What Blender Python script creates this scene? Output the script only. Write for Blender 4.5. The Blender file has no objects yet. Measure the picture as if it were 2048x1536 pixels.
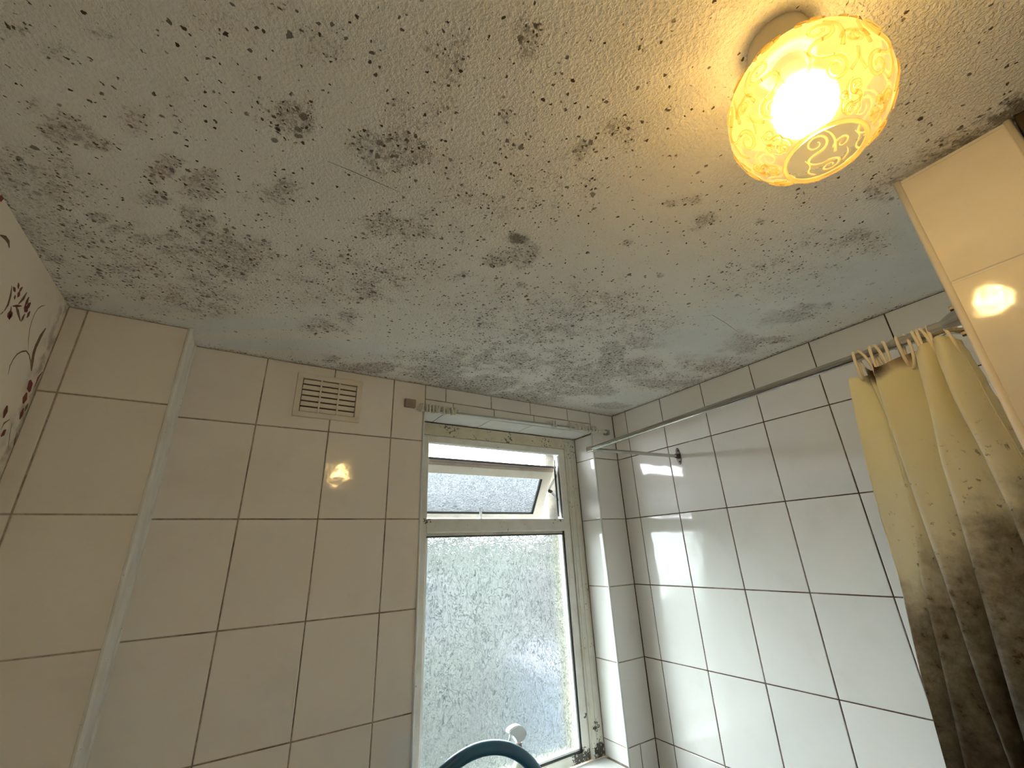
import bpy, bmesh, math, random
from mathutils import Vector, Matrix
import numpy as np
random.seed(7)
# ---------------------------------------------------------------- camera, world, light, exposure
# Working frame: right wall x=0, window wall y=0, ceiling z=0 (room extends to -x,-y,-z); lifted by LIFT at the end.
LIFT = 2.3
sc = bpy.context.scene
C = sc.collection
cd = bpy.data.cameras.new('camera'); cam = bpy.data.objects.new('camera', cd); C.objects.link(cam)
cd.sensor_width = 36.0; cd.lens = 843.42 / 2048 * 36.0; cd.clip_start = 0.02; cd.clip_end = 200
R = Matrix(((0.8454632194, -0.1624007913, -0.5087415135),
            (-0.5323699452, -0.3314441922, -0.7789268187),
            (-0.0421210883, 0.9293926675, -0.3666811742)))
cam.matrix_world = Matrix.Translation((-1.12643, -1.05896, -0.44529 + LIFT)) @ R.to_4x4()
sc.camera = cam
w = bpy.data.worlds.new('overcast_sky'); sc.world = w; w.use_nodes = True
wn = w.node_tree; wb = wn.nodes['Background']
wb.inputs[0].default_value = (0.92, 0.96, 1.0, 1); wb.inputs[1].default_value = 19.0
SKY = wb
vs = sc.view_settings
vs.view_transform = 'Standard'; vs.look = 'None'; vs.gamma = 1.0; vs.use_curve_mapping = False
vs.exposure = 0.60
BULB_STRENGTH = 76.0
sc.cycles.max_bounces = 12; sc.cycles.diffuse_bounces = 7; sc.cycles.glossy_bounces = 5; sc.cycles.transmission_bounces = 8; sc.cycles.transparent_max_bounces = 16
pl = bpy.data.lights.new('window_portal', 'AREA'); pl.shape = 'RECTANGLE'; pl.size = 0.62; pl.size_y = 0.94
pl.cycles.is_portal = True
po = bpy.data.objects.new('window_portal', pl); C.objects.link(po)
po.location = (-0.418, 0.30, -0.54 + LIFT); po.rotation_euler = (math.radians(-90), 0, 0)

# ---------------------------------------------------------------- helpers
def mb(): return bmesh.new()
def box(b, x0, x1, y0, y1, z0, z1, bev=0.0):
    vs_ = [b.verts.new((x, y, z)) for x in (x0, x1) for y in (y0, y1) for z in (z0, z1)]
    f = []
    for q in ((0, 1, 3, 2), (4, 6, 7, 5), (0, 4, 5, 1), (2, 3, 7, 6), (0, 2, 6, 4), (1, 5, 7, 3)):
        f.append(b.faces.new([vs_[i] for i in q]))
    if bev > 0:
        es = list({e for g in f for e in g.edges})
        bmesh.ops.bevel(b, geom=es, offset=bev, segments=2, affect='EDGES', profile=0.5)
def tube(b, pts, r, n=10, closed=False, caps=True, flat=None):
    """sweep a circle (or ellipse: flat=(ra, rb, up)) along pts; r number or list"""
    pts = [Vector(p) for p in pts]; m = len(pts); rings = []; prev = None
    for i, p in enumerate(pts):
        if closed: t = pts[(i + 1) % m] - pts[i - 1]
        else: t = pts[min(i + 1, m - 1)] - pts[max(i - 1, 0)]
        t.normalize()
        if flat: u = Vector(flat[2]); u = (u - t * u.dot(t)).normalized()
        elif prev is None:
            u = Vector((0, 0, 1)) if abs(t.z) < .9 else Vector((1, 0, 0)); u = (u - t * u.dot(t)).normalized()
        else: u = (prev - t * prev.dot(t)).normalized()
        prev = u; v = t.cross(u)
        ri = r[i] if isinstance(r, (list, tuple)) else r
        ra, rb = (flat[0], flat[1]) if flat else (ri, ri)
        rings.append([b.verts.new(p + u * ra * math.cos(2 * math.pi * k / n) + v * rb * math.sin(2 * math.pi * k / n)) for k in range(n)])
    rng = range(m) if closed else range(m - 1)
    for i in rng:
        A, B = rings[i], rings[(i + 1) % m]
        for k in range(n): b.faces.new((A[k], A[(k + 1) % n], B[(k + 1) % n], B[k]))
    if caps and not closed:
        b.faces.new(rings[0][::-1]); b.faces.new(rings[-1])
def lathe(b, prof, cx, cy, n=32, cap0=False, cap1=False):
    rings = [[b.verts.new((cx + r * math.cos(2 * math.pi * k / n), cy + r * math.sin(2 * math.pi * k / n), z)) for k in range(n)] for r, z in prof]
    for A, B in zip(rings, rings[1:]):
        for k in range(n): b.faces.new((A[k], A[(k + 1) % n], B[(k + 1) % n], B[k]))
    if cap0: b.faces.new(rings[0][::-1])
    if cap1: b.faces.new(rings[-1])
def prism(b, poly, ax, h0, h1):
    """poly: 2D points in the plane normal to axis ax, extruded h0..h1"""
    def P(p, h): return {0: (h, p[0], p[1]), 1: (p[0], h, p[1]), 2: (p[0], p[1], h)}[ax]
    A = [b.verts.new(P(p, h0)) for p in poly]; B = [b.verts.new(P(p, h1)) for p in poly]
    b.faces.new(A); b.faces.new(B[::-1]); n = len(poly)
    for i in range(n): b.faces.new((A[i], B[i], B[(i + 1) % n], A[(i + 1) % n]))
def obj(name, b, m, parent=None, smooth=False, label=None, cat=None, group=None, kind=None, loc=None):
    if isinstance(b, bpy.types.Mesh): me = b
    else:
        bmesh.ops.recalc_face_normals(b, faces=b.faces)
        me = bpy.data.meshes.new(name); b.to_mesh(me); b.free()
        if smooth:
            for p in me.polygons: p.use_smooth = True
            if smooth == 'auto': me.set_sharp_from_angle(angle=math.radians(35))
        if m: me.materials.append(m)
    o = bpy.data.objects.new(name, me); C.objects.link(o)
    if loc: o.location = loc
    return tag(o, parent, label, cat, group, kind)
def tag(o, parent=None, label=None, cat=None, group=None, kind=None):
    if parent:
        o.parent = parent
        o.matrix_parent_inverse = Matrix.Translation(-parent.location)
    for k, v in (('label', label), ('category', cat), ('group', group), ('kind', kind)):
        if v: o[k] = v
    return o
def empty(name, loc, label=None, cat=None, group=None, kind=None):
    o = bpy.data.objects.new(name, None); C.objects.link(o); o.location = loc
    o.empty_display_size = .02
    return tag(o, None, label, cat, group, kind)

# ---------------------------------------------------------------- materials
class NT:
    def __init__(s, name):
        s.m = bpy.data.materials.new(name); s.m.use_nodes = True; s.t = s.m.node_tree; s.t.nodes.clear()
        s.out = s.n('ShaderNodeOutputMaterial')
    def n(s, typ, **kw):
        x = s.t.nodes.new(typ)
        for k, v in kw.items():
            if k.startswith('i_'):
                key = k[2:]; key = int(key) if key.isdigit() else key.replace('_', ' ')
                x.inputs[key].default_value = v
            else: setattr(x, k, v)
        return x
    def l(s, a, b): s.t.links.new(a, b)
    def val(s, x, sock):
        if isinstance(x, (int, float)): sock.default_value = x
        elif isinstance(x, tuple): sock.default_value = x
        else: s.l(x, sock)
    def math(s, op, a, b=0.0, c=0.0, clamp=False):
        x = s.n('ShaderNodeMath', operation=op); x.use_clamp = clamp
        s.val(a, x.inputs[0]); s.val(b, x.inputs[1])
        if op in ('MULTIPLY_ADD',): s.val(c, x.inputs[2])
        return x.outputs[0]
    def mix(s, f, a, b):
        x = s.n('ShaderNodeMix', data_type='RGBA')
        s.val(f, x.inputs[0]); s.val(a, x.inputs[6]); s.val(b, x.inputs[7]); return x.outputs[2]
    def coords(s, scale=(1, 1, 1), rand=False):
        tc = s.n('ShaderNodeTexCoord'); mp = s.n('ShaderNodeMapping'); mp.inputs['Scale'].default_value = scale
        s.l(tc.outputs['Object'], mp.inputs[0])
        if rand:
            oi = s.n('ShaderNodeObjectInfo'); s.val(s.math('MULTIPLY', oi.outputs['Random'], 37.0), mp.inputs['Location'])
        return mp.outputs[0]
    def noise(s, co, scale, detail=2, rough=.5, dist=0, out='Fac'):
        x = s.n('ShaderNodeTexNoise'); s.l(co, x.inputs['Vector'])
        x.inputs['Scale'].default_value = scale; x.inputs['Detail'].default_value = detail
        x.inputs['Roughness'].default_value = rough; x.inputs['Distortion'].default_value = dist
        return x.outputs[out]
    def ramp(s, f, lo, hi, clamp=True):
        x = s.n('ShaderNodeMapRange'); s.val(f, x.inputs[0]); s.val(lo, x.inputs[1]); s.val(hi, x.inputs[2]); x.clamp = clamp
        x.interpolation_type = 'SMOOTHSTEP'; return x.outputs[0]
    def bump(s, h, strength, dist, prev=None):
        x = s.n('ShaderNodeBump'); s.val(h, x.inputs['Height']); x.inputs['Strength'].default_value = strength; x.inputs['Distance'].default_value = dist
        if prev is not None: s.l(prev, x.inputs['Normal'])
        return x.outputs[0]
    def bsdf(s, col, rough=.5, metal=0, normal=None, spec=.5, coat=0):
        x = s.n('ShaderNodeBsdfPrincipled'); s.val(col, x.inputs['Base Color']); s.val(rough, x.inputs['Roughness'])
        x.inputs['Metallic'].default_value = metal; x.inputs['Specular IOR Level'].default_value = spec
        x.inputs['Coat Weight'].default_value = coat
        if normal is not None: s.l(normal, x.inputs['Normal'])
        return x.outputs[0]
    def done(s, sh): s.l(sh, s.out.inputs[0]); return s.m
def col4(c): return (c[0], c[1], c[2], 1)
def plain(name, c, rough=.5, metal=0, var=.06, scale=30, bump=0):
    t = NT(name); co = t.coords(rand=True); f = t.noise(co, scale, 3)
    c2 = tuple(min(1, max(0, v * (1 - var * 3))) for v in c)
    nr = t.bump(t.noise(co, scale * 8, 3), bump, .001) if bump else None
    return t.done(t.bsdf(t.mix(t.ramp(f, .35, .75), col4(c), col4(c2)), rough, metal, nr))
def tile_mat(name, c, wav):
    t = NT(name); co = t.coords(rand=True)
    h = t.noise(co, 14, 1); h2 = t.noise(co, 55, 1)
    nr = t.bump(t.math('MULTIPLY_ADD', h2, .10, h), 1.0, wav)
    oi = t.n('ShaderNodeObjectInfo')
    c1 = t.mix(oi.outputs['Random'], col4(c), col4(tuple(v * .95 for v in c)))
    c2 = t.mix(t.math('MULTIPLY', t.ramp(t.noise(co, 9, 4, .6), .5, .8), .12), c1, (.42, .36, .27, 1))
    return t.done(t.bsdf(c2, .07, 0, nr, .55))
def grout_mat(name, c_light, c_dark, bias, scale=9):
    t = NT(name); co = t.coords()
    f = t.ramp(t.noise(co, scale, 4, .65), bias - .12, bias + .12)
    f2 = t.ramp(t.noise(co, 160, 2), .35, .7)
    c = t.mix(f, col4(c_light), col4(c_dark))
    c = t.mix(t.math('MULTIPLY', f2, .35), c, (.10, .07, .05, 1))
    return t.done(t.bsdf(c, .9, 0, t.bump(f2, .3, .0005), .2))
def speck_paint(name, c, dens, dark=(.05, .045, .03), centers=(), rough=.45, scale=160):
    """white paint with mould specks; centers: (x,y,z,radius,strength) blobs of black mould"""
    t = NT(name); co = t.coords()
    n1 = t.noise(co, scale, 3, .6); big = t.noise(co, scale / 9, 2)
    d = t.math('MULTIPLY_ADD', t.ramp(big, .35, .7), dens, 0.0)
    for (x, y, z, r, s_) in centers:
        v = t.n('ShaderNodeVectorMath', operation='DISTANCE'); t.l(co, v.inputs[0]); v.inputs[1].default_value = (x, y, z)
        g = t.math('MULTIPLY', t.ramp(v.outputs['Value'], r, r * .15), s_)
        d = t.math('MAXIMUM', d, g)
    thr = t.math('MULTIPLY_ADD', d, -.42, .74)
    f = t.math('MULTIPLY', t.math('SUBTRACT', n1, thr), 14.0, clamp=True)
    tint = t.ramp(t.noise(co, 22, 3), .4, .8)
    base = t.mix(t.math('MULTIPLY', tint, .45 * min(1, dens * 2)), col4(c), (.42, .35, .22, 1))
    return t.done(t.bsdf(t.mix(f, base, col4(dark)), rough, 0, t.bump(n1, .25, .0006)))

M = {}
M['tile_lamp_tint'] = tile_mat('glazed_tile_lamp_tint', (.89, .83, .755), .0012)  # warm lamplight cast is mixed into this copy of the tile colour
M['tile_right'] = tile_mat('glazed_tile_right', (.86, .85, .835), .0010)
M['grout_back'] = grout_mat('grout', (.42, .35, .27), (.16, .11, .08), .55)
M['grout_right'] = grout_mat('grout_mouldy', (.30, .24, .20), (.085, .04, .03), .42, 14)
M['grout_chase'] = grout_mat('grout_pale', (.52, .44, .35), (.20, .14, .09), .62)
M['caulk'] = speck_paint('caulk', (.84, .84, .82), .25)
M['paint'] = plain('painted_plaster', (.88, .86, .82), .8, bump=.3)
M['white_gloss'] = plain('white_reveal', (.80, .81, .80), .18, var=.02)
M['upvc'] = speck_paint('white_window_frame', (.80, .79, .73), .30, centers=((-.20, .10, -.99, .05, .95), (-.165, .1, -1.0, .045, 1.0), (-.165, .1, -.90, .02, .6), (-.67, .10, -.36, .03, .6), (-.20, .10, -.352, .03, .55)), rough=.3)
M['sash'] = speck_paint('sash_white', (.80, .78, .70), .22, rough=.3)
M['sash_edge'] = plain('sash_edge', (.42, .36, .30), .5)
M['batten'] = speck_paint('side_batten', (.72, .70, .62), .35, centers=((-.13, .095, -.99, .045, 1.0), (-.13, .095, -.12, .08, .40), (-.135, .095, -.93, .03, .7)), rough=.4)
M['mould_band'] = speck_paint('mouldy_board', (.66, .60, .46), .55, dark=(.12, .11, .08), rough=.6, scale=170)
M['rubber'] = plain('black_gasket', (.012, .012, .012), .5, var=0)
M['vent'] = plain('vent_plastic', (.80, .72, .60), .35, var=.03)
M['vent_shade'] = plain('vent_slat_shade', (.10, .07, .045), .9)
M['rail'] = speck_paint('rail_plastic', (.74, .74, .70), .3, rough=.4)
M['rail_edge'] = plain('rail_metal', (.38, .40, .38), .35, .3)
M['glider'] = plain('glider_plastic', (.74, .72, .64), .35)
M['bracket'] = plain('bracket_brown', (.42, .33, .29), .5)
M['chrome'] = plain('chrome', (.62, .60, .56), .10, 1, .03)
M['rod'] = plain('rod_steel', (.50, .49, .46), .20, 1, .03)
M['dark_metal'] = plain('dark_metal', (.12, .10, .09), .35, .6)
M['ring'] = plain('ring_plastic', (.82, .74, .58), .3, var=.02)
M['lamp_base'] = plain('lamp_base', (.62, .58, .50), .5, var=.02)
M['blue'] = plain('blue_plastic', (.010, .085, .15), .32, var=.05)
M['white_plastic'] = plain('white_plastic', (.90, .93, .93), .25, var=.01)
M['neck'] = plain('neck_plastic', (.42, .33, .29), .4, var=.02)
M['bottle_body'] = plain('bottle_plastic', (.72, .76, .62), .3, var=.02)
M['dark_plastic'] = plain('dark_plastic', (.012, .004, .018), .4, var=0)
M['grey_plastic'] = plain('grey_plastic', (.50, .50, .52), .2, var=.02)
M['teal'] = plain('teal_band', (.03, .10, .11), .3, var=.0)
M['dark_brown'] = plain('dark_brown_panel', (.060, .040, .016), .55, var=.2, scale=12)
M['lino'] = plain('floor_lino', (.80, .78, .75), .5)
M['print_r'] = plain('print_red', (.22, .045, .03), .7, var=.15, scale=200)
M['print_g'] = plain('print_olive', (.20, .13, .07), .7, var=.15, scale=200)
M['render'] = speck_paint('cream_render', (.070, .067, .050), .18, dark=(.4, .35, .25), rough=.9, scale=60)
M['cabinet'] = plain('cabinet_white', (.84, .84, .82), .4)
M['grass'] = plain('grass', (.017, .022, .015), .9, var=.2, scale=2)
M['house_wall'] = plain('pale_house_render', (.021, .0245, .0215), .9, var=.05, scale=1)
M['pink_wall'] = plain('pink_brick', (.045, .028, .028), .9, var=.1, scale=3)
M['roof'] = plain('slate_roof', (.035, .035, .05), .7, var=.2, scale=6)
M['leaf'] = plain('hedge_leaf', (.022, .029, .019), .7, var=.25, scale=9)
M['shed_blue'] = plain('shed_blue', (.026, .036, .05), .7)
M['house_glass'] = plain('house_glass', (.012, .014, .018), .85)
M['house_frame'] = plain('house_frame', (.05, .05, .05), .8)

def wallpaper():
    t = NT('wallpaper'); co = t.coords()
    f = t.ramp(t.noise(co, 6, 4, .6), .45, .8); f2 = t.noise(co, 420, 2)
    c = t.mix(t.math('MULTIPLY', f, .35), (.84, .77, .66, 1), (.62, .56, .46, 1))
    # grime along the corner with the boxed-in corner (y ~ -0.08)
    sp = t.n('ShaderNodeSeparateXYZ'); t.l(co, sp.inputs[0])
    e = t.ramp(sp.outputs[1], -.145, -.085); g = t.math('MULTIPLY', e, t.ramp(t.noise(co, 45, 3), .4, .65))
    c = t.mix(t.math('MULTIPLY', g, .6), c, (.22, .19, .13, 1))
    return t.done(t.bsdf(c, .75, 0, t.bump(f2, .15, .0005), .25))
M['wallpaper'] = wallpaper()

def ceiling_mat():
    t = NT('mouldy_ceiling'); co = t.coords()
    a = t.n('ShaderNodeVertexColor', layer_name='mould'); s = t.n('ShaderNodeSeparateColor'); t.l(a.outputs['Color'], s.inputs[0])
    D, RED, SM = s.outputs[0], s.outputs[1], s.outputs[2]; SOL = a.outputs['Alpha']
    # patchy density
    pn = t.noise(co, 38, 3, .6); pn2 = t.noise(co, 11, 2)
    Dp = t.math('MULTIPLY', D, t.math('MULTIPLY_ADD', pn, 1.5, .25))
    Dp = t.math('ADD', Dp, t.math('MULTIPLY', t.ramp(pn2, .45, .8), .10))
    def dots(scale, gain, rad, power):
        v = t.n('ShaderNodeTexVoronoi'); t.l(co2, v.inputs['Vector']); v.inputs['Scale'].default_value = scale
        sp = t.n('ShaderNodeSeparateColor'); t.l(v.outputs['Color'], sp.inputs[0])
        act = t.math('LESS_THAN', sp.outputs[0], t.math('MULTIPLY', t.math('POWER', Dp, power), gain))
        rr = t.math('MULTIPLY_ADD', t.math('POWER', sp.outputs[1], 2.0), rad, .10)
        f = t.math('MULTIPLY', t.math('SUBTRACT', rr, v.outputs['Distance']), 9.0, clamp=True)
        return t.math('MULTIPLY', t.math('MULTIPLY', f, act), t.math('MULTIPLY_ADD', sp.outputs[2], .5, .6))
    wv = t.n('ShaderNodeVectorMath', operation='MULTIPLY_ADD')
    t.l(t.noise(co, 200, 2, out='Color'), wv.inputs[0]); wv.inputs[1].default_value = (.006, .006, .006); t.l(co, wv.inputs[2])
    co2 = wv.outputs[0]
    d1 = dots(105, .80, .44, 1.5); d2 = dots(215, 1.5, .42, 1.1); d3 = dots(60, .06, .14, .7)
    fn = t.noise(co2, 210, 4, .7)
    fz = t.math('MULTIPLY', t.math('SUBTRACT', fn, t.math('MULTIPLY_ADD', t.math('MINIMUM', Dp, .75), -.27, .66)), 9.0, clamp=True)
    fz = t.math('MULTIPLY', fz, .42)
    so = t.math('MULTIPLY', t.ramp(t.math('MULTIPLY', SOL, t.math('MULTIPLY_ADD', fn, 1.4, .2)), .30, .62), .75)
    f = t.math('MAXIMUM', t.math('MAXIMUM', d1, d2), t.math('MAXIMUM', t.math('MAXIMUM', d3, fz), so))
    f = t.math('MULTIPLY', f, t.math('MULTIPLY_ADD', SM, -.75, 1.0))
    haze = t.math('MULTIPLY', t.math('MINIMUM', Dp, 1.0), .27)
    base = t.mix(SM, (.91, .88, .82, 1), (.82, .84, .83, 1))
    big = t.ramp(t.noise(co, 4, 3, .6), .4, .75)
    base = t.mix(t.math('MULTIPLY', big, .09), base, (.42, .38, .30, 1))
    hz = t.mix(RED, (.30, .26, .18, 1), (.36, .17, .12, 1))
    base = t.mix(haze, base, hz)
    dk = t.mix(RED, (.060, .050, .026, 1), (.115, .050, .032, 1))
    c = t.mix(f, base, dk)
    st = t.noise(co, 240, 2, .6); st2 = t.noise(co, 110, 2)
    hgt = t.math('MULTIPLY', t.math('MULTIPLY_ADD', st2, .5, t.ramp(st, .38, .66)), t.math('MULTIPLY_ADD', SM, -.82, 1.0))
    return t.done(t.bsdf(c, .75, 0, t.bump(hgt, .75, .0014), .3))
M['ceiling'] = ceiling_mat()

def pane_mat(name, tint, sc1, mixt=.30, thick=(.6, .6, .6, 1)):
    t = NT(name); co = t.coords(sc1)
    d = t.noise(co, 1.0, 2, .5, 2.6)
    ridge = t.math('ABSOLUTE', t.math('SUBTRACT', d, .5)); h = t.ramp(ridge, 0.0, .030)
    d2 = t.noise(co, 2.3, 1, .5, 1.5)
    nr = t.bump(t.math('MULTIPLY_ADD', d2, .7, h), 1.0, .006)
    tc_ = t.mix(h, thick, tint)      # darker tint on the ridges paints the light-and-dark refraction pattern
    rf = t.n('ShaderNodeBsdfRefraction'); t.l(tc_, rf.inputs['Color']); rf.inputs['Roughness'].default_value = .02; rf.inputs['IOR'].default_value = 1.07; t.l(nr, rf.inputs['Normal'])
    tl = t.n('ShaderNodeBsdfTranslucent'); tl.inputs['Color'].default_value = tint; t.l(nr, tl.inputs['Normal'])
    tr = t.n('ShaderNodeBsdfTransparent'); t.l(tc_, tr.inputs['Color'])
    gl = t.n('ShaderNodeBsdfGlossy'); gl.inputs['Roughness'].default_value = .12; t.l(nr, gl.inputs['Normal'])
    a = t.n('ShaderNodeMixShader'); a.inputs[0].default_value = mixt; t.l(rf.outputs[0], a.inputs[1]); t.l(tr.outputs[0], a.inputs[2])
    a2 = t.n('ShaderNodeMixShader'); a2.inputs[0].default_value = .012; t.l(a.outputs[0], a2.inputs[1]); t.l(tl.outputs[0], a2.inputs[2])
    b = t.n('ShaderNodeMixShader'); b.inputs[0].default_value = .05; t.l(a2.outputs[0], b.inputs[1]); t.l(gl.outputs[0], b.inputs[2])
    return t.done(b.outputs[0])
M['pane'] = pane_mat('obscured_glass', (.93, .97, .95, 1), (46, 46, 26), .36, (.30, .36, .34, 1))
M['pane_top'] = pane_mat('obscured_glass_top', (.195, .205, .208, 1), (44, 52, 44), .36, (.10, .115, .12, 1))

def shade_mat(name, tr_c, tl_c, wt):
    t = NT(name); co = t.coords(); nr = t.bump(t.noise(co, 160, 2), .4, .001)
    tr = t.n('ShaderNodeBsdfTransparent'); tr.inputs['Color'].default_value = tr_c
    tl = t.n('ShaderNodeBsdfTranslucent'); tl.inputs['Color'].default_value = tl_c; t.l(nr, tl.inputs['Normal'])
    df = t.n('ShaderNodeBsdfDiffuse'); df.inputs['Color'].default_value = tl_c
    gl = t.n('ShaderNodeBsdfRefraction'); gl.inputs['Roughness'].default_value = .38; gl.inputs['IOR'].default_value = 1.15; gl.inputs['Color'].default_value = tr_c; t.l(nr, gl.inputs['Normal'])
    a = t.n('ShaderNodeMixShader'); a.inputs[0].default_value = .5; t.l(tl.outputs[0], a.inputs[1]); t.l(df.outputs[0], a.inputs[2])
    b = t.n('ShaderNodeMixShader'); b.inputs[0].default_value = wt; t.l(tr.outputs[0], b.inputs[1]); t.l(a.outputs[0], b.inputs[2])
    c = t.n('ShaderNodeMixShader'); c.inputs[0].default_value = .30; t.l(b.outputs[0], c.inputs[1]); t.l(gl.outputs[0], c.inputs[2])
    return t.done(c.outputs[0])
M['shade'] = shade_mat('lamp_glass', (.98, .95, .86, 1), (.90, .88, .68, 1), .06)
M['shoulder'] = shade_mat('lamp_dimming_shoulder', (.80, .70, .45, 1), (.42, .36, .18, 1), .55)
M['scroll'] = shade_mat('lamp_relief', (.95, .88, .68, 1), (.56, .46, .26, 1), .40)
t = NT('bulb'); e = t.n('ShaderNodeEmission'); e.inputs[0].default_value = (1.0, .70, .29, 1); e.inputs[1].default_value = BULB_STRENGTH
M['bulb'] = t.done(e.outputs[0])

def curtain_mat():
    t = NT('curtain_cloth'); co = t.coords()
    sp = t.n('ShaderNodeSeparateXYZ'); t.l(co, sp.inputs[0]); Z = sp.outputs[2]; Y = sp.outputs[1]
    n1 = t.noise(co, 22, 5, .65); n2 = t.noise(co, 90, 4, .7)
    # mould creeps up from the bottom, higher on the window side
    zz = t.math('ADD', t.math('ADD', Z, t.math('MULTIPLY', t.math('SUBTRACT', n1, .5), .20)), t.math('MULTIPLY', t.math('ADD', Y, .87), .70))
    f1 = t.ramp(zz, -.44, -.53); f2 = t.ramp(zz, -.48, -.72)
    base = t.mix(t.ramp(zz, -.26, -.44), (.95, .90, .68, 1), (.95, .92, .80, 1))
    c = t.mix(t.math('MULTIPLY', f1, t.math('MULTIPLY_ADD', n2, 1.1, .12), clamp=True), base, (.17, .12, .065, 1))
    c = t.mix(f2, c, (.055, .040, .026, 1))
    spk = t.math('MULTIPLY', t.ramp(n2, .60, .70), t.ramp(zz, -.32, -.46))
    c = t.mix(t.math('MULTIPLY', spk, .7), c, (.06, .04, .02, 1))
    # burnt brown patch round the second and third hooks
    v = t.n('ShaderNodeVectorMath', operation='DISTANCE'); t.l(co, v.inputs[0]); v.inputs[1].default_value = (-.40, -.882, -.236)
    b = t.ramp(t.math('ADD', v.outputs['Value'], t.math('MULTIPLY', t.math('SUBTRACT', n1, .5), .018)), .024, .011)
    c = t.mix(b, c, (.055, .022, .012, 1))
    v2 = t.n('ShaderNodeVectorMath', operation='DISTANCE'); t.l(co, v2.inputs[0]); v2.inputs[1].default_value = (-.40, -.902, -.228)
    b2 = t.ramp(v2.outputs['Value'], .020, .009)
    c = t.mix(t.math('MULTIPLY', b2, .85), c, (.16, .06, .02, 1))
    v3 = t.n('ShaderNodeVectorMath', operation='DISTANCE'); t.l(co, v3.inputs[0]); v3.inputs[1].default_value = (-.40, -.9215, -.2265)
    c = t.mix(t.math('MULTIPLY', t.ramp(v3.outputs['Value'], .013, .005), .8), c, (.10, .035, .02, 1))
    nr = t.bump(t.noise(co, 900, 2), .15, .0004, t.bump(n1, .25, .004))
    p = t.n('ShaderNodeBsdfPrincipled'); t.l(c, p.inputs['Base Color']); p.inputs['Roughness'].default_value = .7; t.l(nr, p.inputs['Normal'])
    tl = t.n('ShaderNodeBsdfTranslucent'); t.l(c, tl.inputs['Color'])
    m_ = t.n('ShaderNodeMixShader'); m_.inputs[0].default_value = .42; t.l(p.outputs[0], m_.inputs[1]); t.l(tl.outputs[0], m_.inputs[2])
    return t.done(m_.outputs[0])
M['curtain'] = curtain_mat()
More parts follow.
